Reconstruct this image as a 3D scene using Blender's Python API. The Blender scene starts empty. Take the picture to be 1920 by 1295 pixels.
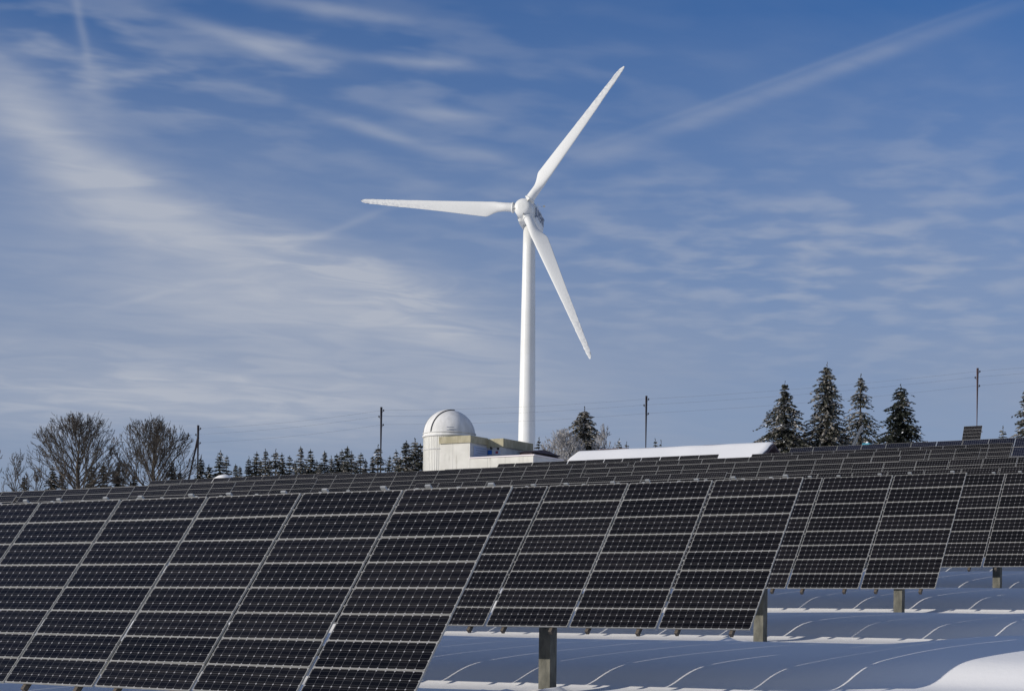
import bpy, math, random
import numpy as np
from mathutils import Vector, Matrix

# ------------------------------------------------------------------ camera
FPX, CX, CY, ROLL = 3177.0, 960.0, 1158.0, math.radians(0.71)   # solved from the rows of panels
scene = bpy.context.scene
cd = bpy.data.cameras.new('camera'); cam = bpy.data.objects.new('camera', cd)
scene.collection.objects.link(cam); scene.camera = cam
cd.sensor_width = 36.0; cd.lens = FPX / 1920 * 36.0
cd.shift_y = (CY - 647.5) / 1920.0
cd.clip_start = 0.5; cd.clip_end = 20000
cam.matrix_world = Matrix.Rotation(math.radians(90), 4, 'X') @ Matrix.Rotation(ROLL, 4, 'Z')

# ------------------------------------------------------------------ directions of the field
AL = math.radians(31.75)                         # rows of panels run along EX
EX = Vector((math.cos(AL), -math.sin(AL), 0))    # along a row, towards its near right end
EY = Vector((math.sin(AL), math.cos(AL), 0))     # across the rows, uphill
UP = Vector((0, 0, 1))
TILT = math.radians(50.4)

# ------------------------------------------------------------------ sun and sky
SUN_OFF, SUN_EFF = math.radians(38), math.radians(21.3)
sun_h = EY * math.cos(SUN_OFF) + EX * math.sin(SUN_OFF)          # where the light travels, on the ground
SUN_EL = math.atan(math.tan(SUN_EFF) * math.cos(SUN_OFF))
sun_dir = (sun_h * math.cos(SUN_EL) - UP * math.sin(SUN_EL)).normalized()
sd = bpy.data.lights.new('sun', 'SUN'); sd.energy = 3.6; sd.angle = math.radians(0.5); sd.color = (1.0, 0.93, 0.83)
sun = bpy.data.objects.new('sun', sd); scene.collection.objects.link(sun)
sun.rotation_euler = sun_dir.to_track_quat('-Z', 'Y').to_euler()
scene.view_settings.view_transform = 'Standard'; scene.view_settings.look = 'None'
scene.view_settings.gamma = 1.0; scene.view_settings.exposure = 0.0

world = bpy.data.worlds.new('World'); scene.world = world; world.use_nodes = True
wt = world.node_tree; wt.nodes.clear()

class NT:
    """small helper to write node graphs as expressions"""
    def __init__(s, t): s.t = t
    def n(s, typ, **kw):
        nd = s.t.nodes.new(typ)
        for k, v in kw.items(): setattr(nd, k, v)
        return nd
    def _set(s, sock, v):
        if isinstance(v, bpy.types.NodeSocket): s.t.links.new(v, sock)
        else: sock.default_value = v
    def math(s, op, a, b=0.0, c=0.0, clamp=False):
        nd = s.n('ShaderNodeMath', operation=op, use_clamp=clamp)
        s._set(nd.inputs[0], a); s._set(nd.inputs[1], b); s._set(nd.inputs[2], c)
        return nd.outputs[0]
    def vmath(s, op, a, b=(0, 0, 0)):
        nd = s.n('ShaderNodeVectorMath', operation=op); s._set(nd.inputs[0], a); s._set(nd.inputs[1], b)
        return nd.outputs[0]
    def mix(s, f, a, b, blend='MIX'):
        nd = s.n('ShaderNodeMix', data_type='RGBA', blend_type=blend)
        s._set(nd.inputs[0], f); s._set(nd.inputs[6], a); s._set(nd.inputs[7], b)
        return nd.outputs[2]
    def noise(s, vec, scale, detail=4, rough=0.55, dist=0.0, out=0):
        nd = s.n('ShaderNodeTexNoise'); s._set(nd.inputs['Vector'], vec)
        nd.inputs['Scale'].default_value = scale; nd.inputs['Detail'].default_value = detail
        nd.inputs['Roughness'].default_value = rough; nd.inputs['Distortion'].default_value = dist
        return nd.outputs[out]
    def ramp(s, v, lo, hi, a=0.0, b=1.0, smooth=True):
        nd = s.n('ShaderNodeMapRange', interpolation_type='SMOOTHSTEP' if smooth else 'LINEAR')
        s._set(nd.inputs[0], v)
        for i, q in zip((1, 2, 3, 4), (lo, hi, a, b)): nd.inputs[i].default_value = q
        return nd.outputs[0]
    def comb(s, x, y, z):
        nd = s.n('ShaderNodeCombineXYZ')
        for i, q in enumerate((x, y, z)): s._set(nd.inputs[i], q)
        return nd.outputs[0]
    def sep(s, v):
        nd = s.n('ShaderNodeSeparateXYZ'); s._set(nd.inputs[0], v); return nd.outputs

w = NT(wt)
tc = w.n('ShaderNodeTexCoord').outputs['Generated']
sky = w.n('ShaderNodeTexSky', sky_type='NISHITA', sun_disc=False)
sky.sun_elevation = SUN_EL
# sky texture: rotation 0 puts the sun at +Y, positive turns it clockwise seen from above
to_sun = -sun_dir
sky.sun_rotation = math.atan2(to_sun.x, to_sun.y)
sky.altitude = 1200; sky.air_density = 1.0; sky.dust_density = 0.6; sky.ozone_density = 3.0
x, y, z = w.sep(tc)
yy = w.math('MAXIMUM', y, 0.05); zz = w.math('MAXIMUM', z, 0.02)
# clouds lie on a flat sheet high above the hill
zc = w.math('ADD', zz, 0.10)
sheet = w.comb(w.math('DIVIDE', x, zc), w.math('DIVIDE', y, zc), 0.0)
ga = w.math('DIVIDE', x, yy); gb = w.math('DIVIDE', z, yy)      # bearings: where each bank of cloud stands

def bank(px, py, sx, sy, ang, dist=None):
    """soft elliptical region of sky, centre and size as bearings"""
    a0 = (px - CX) / FPX; b0 = (CY - py) / FPX
    da = w.math('SUBTRACT', ga, a0); db = w.math('SUBTRACT', gb, b0)
    if dist is not None: db = w.math('ADD', db, dist)
    c, s_ = math.cos(math.radians(ang)), math.sin(math.radians(ang))
    u = w.math('ADD', w.math('MULTIPLY', da, c * FPX / sx), w.math('MULTIPLY', db, s_ * FPX / sx))
    v = w.math('ADD', w.math('MULTIPLY', da, -s_ * FPX / sy), w.math('MULTIPLY', db, c * FPX / sy))
    d2 = w.math('ADD', w.math('MULTIPLY', u, u), w.math('MULTIPLY', v, v))
    e = w.math('POWER', 2.718, w.math('MULTIPLY', d2, -1.0))
    return w.math('MULTIPLY', e, w.ramp(y, 0.0, 0.3))
def rotscale(v, ang, sx, sy, off=(0, 0, 0)):
    """coordinates turned so that x runs along the streaks, then stretched"""
    m = w.n('ShaderNodeMapping', vector_type='TEXTURE'); w._set(m.inputs[0], v)
    m.inputs['Location'].default_value = off
    m.inputs['Rotation'].default_value = (0, 0, math.radians(ang)); m.inputs['Scale'].default_value = (1 / sx, 1 / sy, 1)
    return m.outputs[0]
n_big = w.noise(rotscale(sheet, 35, 0.8, 1.4, (3.1, 1.2, 0)), 1.0, 6, 0.6, 0.5)
n_wave = w.noise(rotscale(sheet, 16, 7.0, 11.0, (0.7, 5, 0)), 1.0, 3, 0.45, 0.15)
n_soft = w.noise(rotscale(sheet, 40, 0.9, 1.7, (4, 1, 0)), 1.0, 4, 0.5, 0.6)
n_fine = w.noise(rotscale(sheet, 14, 5.0, 9.0, (9, 2, 0)), 1.0, 4, 0.5, 0.8)
n_w2 = w.noise(rotscale(sheet, 0, 2.2, 2.2), 1.0, 4, 0.55)
n_warp = w.math('MULTIPLY', w.math('SUBTRACT', n_w2, 0.5), 0.05)
n_warp1 = w.math('MULTIPLY', w.math('SUBTRACT', n_w2, 0.5), 0.006)
big = w.ramp(n_big, 0.34, 0.70)
wave = w.math('MULTIPLY', w.ramp(n_wave, 0.40, 0.68), w.math('ADD', 0.5, w.math('MULTIPLY', big, 0.6)))
soft = w.ramp(n_soft, 0.30, 0.72)
wave2 = w.ramp(w.noise(rotscale(sheet, 6, 9.0, 11.0, (2, 7, 0)), 1.0, 3, 0.45, 0.15), 0.38, 0.72)
fine = w.ramp(n_fine, 0.32, 0.72)
def mul(*a):
    r = a[0]
    for b in a[1:]: r = w.math('MULTIPLY', r, b)
    return r
def add(*a):
    r = a[0]
    for b in a[1:]: r = w.math('ADD', r, b)
    return r
sm_ = w.math('ADD', w.math('ADD', 0.30, w.math('MULTIPLY', soft, 0.65)), w.math('MULTIPLY', fine, 0.35))
fm = w.math('ADD', 0.55, w.math('MULTIPLY', fine, 0.6))
clouds = add(
    mul(bank(690, 535, 230, 62, -24, n_warp), sm_, fm, 0.85),
    mul(bank(760, 640, 360, 100, -12, n_warp), sm_, 0.30),
    mul(bank(90, 290, 260, 80, -36, n_warp), sm_, 0.68),
    mul(bank(300, 410, 240, 55, -30, n_warp), sm_, 0.42),
    mul(bank(330, 560, 480, 190, -12, n_warp), sm_, 0.42),
    mul(bank(260, 750, 640, 70, -1, n_warp), fm, 0.62),
    mul(bank(430, 78, 150, 15, -16, n_warp1), sm_, 0.36),
    mul(bank(600, 22, 130, 13, -8, n_warp1), sm_, 0.34),
    mul(bank(800, 122, 95, 10, -5, n_warp1), sm_, 0.34),
    mul(bank(820, 218, 100, 13, -4, n_warp1), sm_, 0.40),
    mul(bank(700, 255, 110, 12, -18, n_warp1), sm_, 0.34),
    mul(bank(560, 95, 120, 12, -10, n_warp1), sm_, 0.26),
    mul(bank(860, 290, 90, 14, -8, n_warp1), sm_, 0.30),
    mul(bank(700, 180, 560, 170, -8, n_warp), wave, 0.31),
    mul(bank(80, 90, 260, 110, -20, n_warp), wave, 0.40),
    mul(bank(139, 70, 9, 60, 14, n_warp), 0.20),
    mul(bank(165, 165, 30, 60, 18, n_warp), 0.20),
    mul(bank(1350, 430, 560, 130, -6, n_warp), wave2, 0.24),
    mul(bank(1750, 330, 300, 190, -4, n_warp), wave2, 0.18),
    mul(bank(1500, 560, 560, 120, -3, n_warp), wave2, 0.24),
    mul(bank(1480, 150, 430, 15, 20.5, n_warp1), w.math('ADD', 0.6, w.math('MULTIPLY', fine, 0.4)), 0.26),
    mul(bank(1480, 128, 430, 5, 20.5, n_warp1), 0.08),
    mul(bank(640, 425, 110, 7, 22, n_warp1), 0.16),
    mul(bank(260, 568, 70, 5, 14, n_warp1), 0.16),
    mul(big, 0.05),
    w.ramp(z, 0.45, 0.75, 0.0, 0.09),  # pale cloud overhead, out of view, added to grey the ambient light
    w.ramp(y, -0.05, -0.5, 0.0, 0.32))  # unseen haze behind the camera, added to make the shaded snow less blue
# thin veil that thickens towards the horizon, as over any distance of air
veil = w.math('MULTIPLY', w.ramp(z, 0.335, 0.13, 0.0, 0.86, False), w.math('ADD', 0.74, w.math('MULTIPLY', n_big, 0.4)))
veil = w.math('MULTIPLY', w.math('MINIMUM', veil, 0.93), w.ramp(z, -0.05, 0.02))
blue = w.mix(1.0, sky.outputs[0], (0.50, 0.80, 1.17, 1), 'MULTIPLY')
veiled = w.mix(veil, blue, (3.05, 3.6, 4.85, 1))
col = w.mix(w.math('MINIMUM', clouds, 0.85), veiled, (5.2, 5.55, 6.35, 1))
bg = w.n('ShaderNodeBackground'); wt.links.new(col, bg.inputs[0]); bg.inputs[1].default_value = 0.088
wo = w.n('ShaderNodeOutputWorld'); wt.links.new(bg.outputs[0], wo.inputs[0])

# ------------------------------------------------------------------ helpers
col_ = scene.collection
RND = random.Random(7)
def ray(px, py):
    """bearing of a measured point: x and z per metre of distance straight ahead"""
    X = (px - CX) / FPX; Y = (py - CY) / FPX
    X0 = X * math.cos(ROLL) + Y * math.sin(ROLL); Y0 = -X * math.sin(ROLL) + Y * math.cos(ROLL)
    return Vector((X0, 1.0, -Y0))
def at_dist(px, py, d): return ray(px, py) * d
def at_perp(px, py, perp):
    d = ray(px, py); return d * (perp / d.dot(EY))

class MB:
    def __init__(s): s.v = []; s.f = []; s.m = []; s.s = []
    def face(s, idx, m=0, sm=False): s.f.append(tuple(idx)); s.m.append(m); s.s.append(sm)
    def poly(s, pts, m=0, sm=False):
        b = len(s.v); s.v += [tuple(p) for p in pts]; s.face(range(b, b + len(pts)), m, sm)
    def box(s, c, size, M=None, m=0, top=None):
        """box about c; top = (sx, sy) scale of the upper face"""
        hx, hy, hz = size[0] / 2, size[1] / 2, size[2] / 2
        tx, ty = top if top else (1, 1)
        P = [(-hx, -hy, -hz), (hx, -hy, -hz), (hx, hy, -hz), (-hx, hy, -hz),
             (-hx * tx, -hy * ty, hz), (hx * tx, -hy * ty, hz), (hx * tx, hy * ty, hz), (-hx * tx, hy * ty, hz)]
        c = Vector(c); b = len(s.v)
        for p in P:
            p = Vector(p)
            if M is not None: p = M @ p
            s.v.append(tuple(c + p))
        for q in ((0, 3, 2, 1), (4, 5, 6, 7), (0, 1, 5, 4), (1, 2, 6, 5), (2, 3, 7, 6), (3, 0, 4, 7)):
            s.face([b + i for i in q], m)
    def tube(s, path, rad, n=8, m=0, caps=True, sm=True):
        path = [Vector(p) for p in path]
        if not hasattr(rad, '__len__'): rad = [rad] * len(path)
        b0 = len(s.v); up = None
        for i, p in enumerate(path):
            d = (path[min(i + 1, len(path) - 1)] - path[max(i - 1, 0)])
            d = d.normalized() if d.length > 1e-9 else UP
            a = d.cross(Vector((0.31, 0.87, 0.39)) if up is None else up)
            if up is None: a = a.normalized(); bb = d.cross(a).normalized(); up = bb
            else:
                a = -(up - d * up.dot(d)).cross(d) if False else d.cross(up)
                a = a.normalized() if a.length > 1e-6 else d.orthogonal().normalized()
                bb = a.cross(d).normalized(); up = bb; 
            for k in range(n):
                t = 2 * math.pi * k / n
                s.v.append(tuple(p + (a * math.cos(t) + bb * math.sin(t)) * rad[i]))
        for i in range(len(path) - 1):
            for k in range(n):
                k2 = (k + 1) % n
                s.face((b0 + i * n + k, b0 + i * n + k2, b0 + (i + 1) * n + k2, b0 + (i + 1) * n + k), m, sm)
        if caps:
            s.face([b0 + k for k in range(n)][::-1], m); e = b0 + (len(path) - 1) * n
            s.face([e + k for k in range(n)], m)
    def lathe(s, prof, M=None, n=48, m=0, sm=True, a0=0, a1=2 * math.pi):
        """profile of (radius, height) turned about local z"""
        full = abs(a1 - a0 - 2 * math.pi) < 1e-6; cnt = n if full else n + 1
        b0 = len(s.v)
        for r, h in prof:
            for k in range(cnt):
                t = a0 + (a1 - a0) * k / n
                p = Vector((r * math.cos(t), r * math.sin(t), h))
                if M is not None: p = M @ p
                s.v.append(tuple(p))
        for i in range(len(prof) - 1):
            for k in range(n):
                k2 = (k + 1) % cnt
                s.face((b0 + i * cnt + k, b0 + i * cnt + k2, b0 + (i + 1) * cnt + k2, b0 + (i + 1) * cnt + k), m, sm)
    def mesh(s, name, mats):
        me = bpy.data.meshes.new(name); me.from_pydata(s.v, [], s.f); me.update()
        for q in mats: me.materials.append(q)
        me.polygons.foreach_set('material_index', s.m); me.polygons.foreach_set('use_smooth', s.s)
        me.update()
        return me
    def obj(s, name, mats, parent=None, **kw): return link(name, s.mesh(name, mats), parent, **kw)

def link(name, data, parent=None, loc=None, rot=None, label=None, cat=None, group=None, kind=None):
    o = bpy.data.objects.new(name, data); col_.objects.link(o)
    if parent is not None: o.parent = parent
    if loc is not None: o.location = loc
    if rot is not None: o.rotation_euler = rot
    for k, v in (('label', label), ('category', cat), ('group', group), ('kind', kind)):
        if v: o[k] = v
    return o
def thing(name, loc, rotz, label, cat, group=None):
    return link(name, None, None, loc, (0, 0, rotz), label, cat, group)
def frame(loc, rotz):          # world -> local of a thing placed with rotz
    return (Matrix.Translation(loc) @ Matrix.Rotation(rotz, 4, 'Z')).inverted()

# ------------------------------------------------------------------ materials
def mat(name, base=(0.5, 0.5, 0.5), rough=0.6, metal=0.0, spec=0.5, fn=None):
    m = bpy.data.materials.new(name); m.use_nodes = True; t = m.node_tree
    b = t.nodes['Principled BSDF']
    b.inputs['Base Color'].default_value = (*base, 1); b.inputs['Roughness'].default_value = rough
    b.inputs['Metallic'].default_value = metal; b.inputs['Specular IOR Level'].default_value = spec
    if fn: fn(NT(t), b)
    return m
def varied(name, c1, c2, scale=3.0, rough=0.7, bump=0.0, stretch=(1, 1, 1), coord='Object', metal=0.0, lo=0.35, hi=0.65, detail=5, spec=0.4):
    def fn(g, b):
        tcn = g.n('ShaderNodeTexCoord').outputs[coord]
        m = g.n('ShaderNodeMapping'); g._set(m.inputs[0], tcn); m.inputs['Scale'].default_value = stretch
        nz = g.noise(m.outputs[0], scale, detail, 0.6)
        g._set(b.inputs['Base Color'], g.mix(g.ramp(nz, lo, hi), (*c1, 1), (*c2, 1)))
        if bump:
            bn = g.n('ShaderNodeBump'); bn.inputs['Distance'].default_value = bump; g._set(bn.inputs['Height'], nz)
            g.t.links.new(bn.outputs[0], b.inputs['Normal'])
    return mat(name, c1, rough, metal, spec, fn)

def snow_fn(g, b):
    p = g.n('ShaderNodeTexCoord').outputs['Object']
    n1 = g.noise(p, 0.55, 4, 0.5); n2 = g.noise(p, 9.0, 5, 0.6); n3 = g.noise(p, 60.0, 3, 0.6)
    g._set(b.inputs['Base Color'], g.mix(n1, (0.82, 0.815, 0.805, 1), (0.87, 0.865, 0.855, 1)))
    h = g.math('ADD', g.math('MULTIPLY', n2, 0.008), g.math('MULTIPLY', n3, 0.006))
    bn = g.n('ShaderNodeBump'); bn.inputs['Distance'].default_value = 1.0; bn.inputs['Strength'].default_value = 0.5
    g._set(bn.inputs['Height'], h); g.t.links.new(bn.outputs[0], b.inputs['Normal'])
SNOW = mat('snow', (0.83, 0.84, 0.86), 0.75, 0, 0.25, snow_fn)

def cells(nx, ny, wx, wy, tone=(0.0046, 0.0042, 0.0050)):
    """dark crystalline cells with clipped corners on a pale sheet behind glass"""
    def fn(g, b):
        tcn = g.n('ShaderNodeTexCoord').outputs['Object']
        px, py, pz = g.sep(tcn)
        cu, cv = wx / nx, wy / ny
        u = g.math('FRACT', g.math('DIVIDE', g.math('ADD', px, wx / 2 + 10 * cu), cu))
        v = g.math('FRACT', g.math('DIVIDE', g.math('ADD', py, wy / 2 + 10 * cv), cv))
        au = g.math('ABSOLUTE', g.math('SUBTRACT', u, 0.5)); av = g.math('ABSOLUTE', g.math('SUBTRACT', v, 0.5))
        lu = g.math('GREATER_THAN', au, 0.482); lv = g.math('GREATER_THAN', av, 0.485)
        line = g.math('MAXIMUM', lu, lv)
        dia = g.math('GREATER_THAN', g.math('ADD', au, av), 0.895)
        bus = g.math('LESS_THAN', g.math('ABSOLUTE', g.math('SUBTRACT', av, 0.24)), 0.012)
        oi = g.n('ShaderNodeObjectInfo').outputs['Random']
        # every cell its own slight tone, every panel its own
        cell = g.comb(g.math('FLOOR', g.math('DIVIDE', g.math('ADD', px, wx / 2), cu)), g.math('FLOOR', g.math('DIVIDE', g.math('ADD', py, wy / 2), cv)), g.math('MULTIPLY', oi, 91.0))
        wn = g.n('ShaderNodeTexWhiteNoise', noise_dimensions='3D'); g._set(wn.inputs['Vector'], cell)
        k = g.math('ADD', 0.55, g.math('ADD', g.math('MULTIPLY', wn.outputs['Value'], 0.5), g.math('MULTIPLY', oi, 0.9)))
        edge = g.ramp(av, 0.16, 0.5, 0.0, 1.0)
        base = g.mix(edge, (*tone, 1), (tone[0] * 2.6, tone[1] * 2.5, tone[2] * 1.9, 1))
        base = g.mix(1.0, base, g.comb(k, k, k), 'MULTIPLY')
        base = g.mix(g.math('MULTIPLY', bus, 0.16), base, (0.30, 0.31, 0.32, 1))
        base = g.mix(g.math('MULTIPLY', line, 0.22), base, (0.38, 0.38, 0.40, 1))
        base = g.mix(g.math('MULTIPLY', dia, 0.6), base, (0.50, 0.50, 0.52, 1))
        g._set(b.inputs['Base Color'], base)
        sm = g.noise(g.vmath('ADD', tcn, g.comb(g.math('MULTIPLY', oi, 40), 0, 0)), 2.2, 4, 0.6)
        g._set(b.inputs['Roughness'], g.ramp(sm, 0.3, 0.7, 0.16, 0.34))
    return mat('solar_cells_%dx%d' % (nx, ny), tone, 0.22, 0, 0.16, fn)
CELLS = cells(12, 3, 1.271, 0.307)
CELLS_B = cells(12, 6, 1.56, 0.76, (0.004, 0.005, 0.012))
ALU = varied('panel_frame_metal', (0.30, 0.295, 0.27), (0.41, 0.40, 0.37), 6, 0.5, metal=0.1)
GALV = varied('galvanised_steel', (0.30, 0.31, 0.31), (0.42, 0.43, 0.43), 9, 0.55, metal=0.3)
RAFTER = varied('weathered_rafter', (0.06, 0.05, 0.04), (0.12, 0.10, 0.08), 14, 0.8)
CONC = varied('concrete_post', (0.10, 0.10, 0.085), (0.185, 0.18, 0.15), 9, 0.9, 0.01, (1, 1, 0.35))
TURB = varied('turbine_paint', (0.70, 0.70, 0.66), (0.76, 0.76, 0.73), 0.25, 0.38, spec=0.35)
DARK = mat('dark_rubber', (0.03, 0.03, 0.035), 0.7)
LETTER = mat('dark_blue_lettering', (0.17, 0.20, 0.27), 0.6)
WIRE = mat('overhead_wire', (0.10, 0.10, 0.11), 0.7)
POLEW = varied('tarred_pole_wood', (0.045, 0.034, 0.034), (0.10, 0.075, 0.07), 5, 0.9, 0, (4, 4, 0.4))
POLER = varied('reddish_pole_wood', (0.12, 0.075, 0.075), (0.20, 0.13, 0.12), 5, 0.9, 0, (4, 4, 0.4))
NEEDLE = varied('spruce_needles', (0.030, 0.035, 0.025), (0.080, 0.078, 0.058), 1.3, 0.9)
NEEDLE_D = varied('dark_spruce_needles', (0.009, 0.014, 0.010), (0.028, 0.032, 0.022), 1.3, 0.9)
RIME = varied('rimed_needles', (0.20, 0.185, 0.165), (0.34, 0.32, 0.29), 2.0, 0.9)
CLUMP = mat('snow_clump', (0.72, 0.73, 0.75), 0.8)
BARK = varied('spruce_bark', (0.05, 0.04, 0.032), (0.10, 0.08, 0.065), 4, 0.95)
TWIG = varied('bare_twigs', (0.052, 0.043, 0.034), (0.115, 0.096, 0.076), 1.0, 0.95)
TWIG_F = varied('rimed_twigs', (0.30, 0.28, 0.26), (0.55, 0.53, 0.51), 1.0, 0.95)

def wall_fn(c1, c2, stain, sc=1.3):
    def fn(g, b):
        tcn = g.n('ShaderNodeTexCoord').outputs['Object']
        m = g.n('ShaderNodeMapping'); g._set(m.inputs[0], tcn); m.inputs['Scale'].default_value = (1.0, 1.0, 0.10)
        s1 = g.noise(m.outputs[0], sc * 3.4, 5, 0.65); s2 = g.noise(tcn, sc * 0.6, 4, 0.6)
        px, py, pz = g.sep(tcn)
        seam = g.math('LESS_THAN', g.math('FRACT', g.math('MULTIPLY', px, 0.62)), 0.018)
        c = g.mix(g.ramp(s2, 0.35, 0.65), (*c1, 1), (*c2, 1))
        c = g.mix(g.math('MULTIPLY', g.ramp(s1, 0.56, 0.74), 0.75), c, (*stain, 1))
        c = g.mix(g.math('MULTIPLY', seam, 0.5), c, (0.12, 0.12, 0.11, 1))
        g._set(b.inputs['Base Color'], c)
    return fn
WALL = mat('stained_white_boards', (0.48, 0.46, 0.40), 0.8, 0, 0.3, wall_fn((0.68, 0.665, 0.61), (0.60, 0.585, 0.53), (0.27, 0.255, 0.21)))
DRUMW = mat('white_sheet_wall', (0.5, 0.49, 0.45), 0.6, 0, 0.3, wall_fn((0.74, 0.73, 0.68), (0.68, 0.67, 0.62), (0.48, 0.46, 0.40)))
FASCIA = varied('weathered_fascia', (0.33, 0.30, 0.20), (0.44, 0.40, 0.28), 2.5, 0.85, 0, (1, 1, 0.4))
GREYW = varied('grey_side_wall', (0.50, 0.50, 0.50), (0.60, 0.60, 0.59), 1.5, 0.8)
SHELL = varied('dome_shell', (0.64, 0.635, 0.61), (0.76, 0.755, 0.73), 1.2, 0.7, 0, (2, 2, 0.4), spec=0.25)
TRIM = mat('pale_coping', (0.72, 0.66, 0.66), 0.6)
ROOFD = varied('dark_eternit_roof', (0.05, 0.035, 0.042), (0.10, 0.075, 0.085), 3, 0.8)
TIMBER = varied('dark_timber_gable', (0.02, 0.015, 0.022), (0.045, 0.035, 0.04), 3, 0.9, 0, (6, 6, 0.5))
BOARD = mat('pale_notice_board', (0.40, 0.46, 0.60), 0.5)
BLUEP = mat('blue_notice', (0.02, 0.12, 0.45), 0.5)
REDP = mat('red_notice', (0.25, 0.03, 0.06), 0.5)
TEAL = varied('teal_tarpaulin', (0.02, 0.20, 0.30), (0.04, 0.28, 0.38), 4, 0.7)

# ------------------------------------------------------------------ the ground
P0 = Vector((0, 16.75, 0)).dot(EY)               # distance across the rows of the first row's upper edge
A0 = Vector((0, 16.75, 0)).dot(EX)               # position along the rows of the near ends
PITCH = 7.3
_k0 = _k = np.array([-14, -2.2, -1, 0, 1, 2, 3, 4, 5, 6, 7, 8, 9, 10, 11, 12, 13.2, 26, 60, 900.0])
_z = np.array([0.55, 0.85, 0.95, 1.31, 1.96, 2.64, 3.21, 3.72, 4.42, 5.41, 6.35, 7.45, 8.45, 9.2, 10.2, 11.0, 11.8, 15.5, 17.5, 19.0])
_u = np.array([0.0, 0.30, 0.50, 0.83, 1.08, 1.4, 1.8, 2.3, 3.5, 4.3, 5.2, 6.0, 6.6, 7.3])
_g = np.array([-1.06, -1.05, -1.02, -0.85, -0.765, -0.73, -0.70, -0.68, -0.66, -0.69, -0.80, -0.94, -1.03, -1.06])
_rs = np.random.RandomState(3)
_W = [(_rs.uniform(0.25, 0.9), _rs.uniform(0, 6.28), _rs.uniform(0, 6.28), _rs.uniform(0.4, 1)) for _ in range(14)]
_rp = np.array([-102.2, -16.06, -7.3, 0, 7.23, 15.09, 22.3, 29.5, 36.8, 44.3, 51.6, 58.6, 66.2, 73.6, 81.0, 88.3, 97.0, 190.0, 440.0, 6700.0])
_z0 = _z
_k = np.insert(_k0, [5, 6], [1.55, 2.55]); _z = np.insert(_z0, [5, 6], [2.27, 2.80]); _rp0 = _rp; _rp = np.insert(_rp0, [5, 6], [7.23 + 0.55 * 7.86, 15.09 + 0.55 * 7.21])
def row_k(perp): return np.interp(perp - P0, _rp, _k)
def top_line(perp): return np.interp(perp - P0, _rp, _z)
def ground(X, Y, fine=True):
    """height of the snow; a drift lies behind each row of panels"""
    X = np.asarray(X, float); Y = np.asarray(Y, float)
    perp = X * EY.x + Y * EY.y; al = X * EX.x + Y * EX.y
    k = row_k(perp)
    u = np.mod(k, 1.0) * PITCH
    g = np.interp(u, _u, _g)
    # ease the corners of the drift profile
    for d in (0.06, -0.06, 0.13, -0.13): g = g + np.interp(np.mod(u + d, PITCH), _u, _g)
    g = g / 5
    fade = np.clip((k + 1.2) / 1.0, 0, 1) * np.clip((13.0 - k) / 1.0, 0, 1)
    g = -1.0 + (g + 1.0) * fade
    z = top_line(perp) - 1.96 + g
    s = 0
    for f, a, ph, am in _W: s = s + am * np.sin(f * (X * math.cos(a) + Y * math.sin(a)) + ph)
    q_ = np.clip((A0 - al - 0.8) / -2.6, 0, 1); z = z + 0.17 * q_ * q_ * (3 - 2 * q_) * fade
    return z + 0.010 * s
def gz(p): return float(ground(p.x, p.y))

def axis(lo, hi, parts, far):
    """sample positions: dense inside, growing outwards"""
    a = []
    for s, e, st in parts: a += list(np.arange(s, e, st))
    st = parts[-1][2]; q = a[-1]
    while q < hi: st *= far; q += st; a.append(q)
    st = parts[0][2]; q = a[0]; b = []
    while q > lo: st *= far; q -= st; b.append(q)
    return np.array(b[::-1] + a)
pa = axis(-3000, 6000, [(P0 - 12, P0 + 14, 0.10), (P0 + 14, P0 + 36, 0.16), (P0 + 36, P0 + 100, 0.4)], 1.35)
aa = axis(-4000, 4000, [(-60, -22, 0.5), (-22, 12, 0.14)], 1.3)
PP, AA = np.meshgrid(pa, aa, indexing='ij')
GX = PP * EY.x + AA * EX.x; GY = PP * EY.y + AA * EX.y
GZ = ground(GX, GY)
rs = np.random.RandomState(11)
# small crumbs and lumps of snow along the drift between the first and second row
lump = np.zeros_like(GZ)
for i in range(46):
    ax_ = A0 + rs.uniform(-13, -2) ; pp_ = P0 + 3.6 + rs.normal(0, 0.35); r_ = rs.uniform(0.05, 0.16)
    lump += rs.uniform(0.02, 0.06) * np.exp(-((PP - pp_) ** 2 + (AA - ax_) ** 2) / r_ ** 2)
for i in range(60):
    ax_ = A0 + rs.uniform(-12, 2); pp_ = P0 + PITCH * rs.choice([1, 2]) + rs.uniform(-0.3, 0.8); r_ = rs.uniform(0.07, 0.12)
    lump += rs.uniform(-0.03, 0.04) * np.exp(-((PP - pp_) ** 2 + (AA - ax_) ** 2) / r_ ** 2)
for cx_, cy_ in ((0.52, 24.54), (4.5, 30.67), (0.9, 23.9)):
    for i in range(9):
        a_ = cx_ * EX.x + cy_ * EX.y + rs.normal(0, 0.35); p_ = cx_ * EY.x + cy_ * EY.y - abs(rs.normal(0, 0.35)) - 0.1; r_ = rs.uniform(0.07, 0.14)
        lump += rs.uniform(0.03, 0.09) * np.exp(-((PP - p_) ** 2 + (AA - a_) ** 2) / r_ ** 2)
GZ = GZ + lump
na, nb = GX.shape
gv = np.stack([GX, GY, GZ], -1).reshape(-1, 3)
ii = np.arange(na * nb).reshape(na, nb)
q = np.stack([ii[:-1, :-1], ii[:-1, 1:], ii[1:, 1:], ii[1:, :-1]], -1).reshape(-1, 4)
me = bpy.data.meshes.new('snow_ground')
me.vertices.add(len(gv)); me.vertices.foreach_set('co', gv.ravel())
me.loops.add(q.size); me.loops.foreach_set('vertex_index', q.ravel())
me.polygons.add(len(q)); me.polygons.foreach_set('loop_start', np.arange(0, q.size, 4))
me.polygons.foreach_set('use_smooth', np.ones(len(q), bool))
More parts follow.
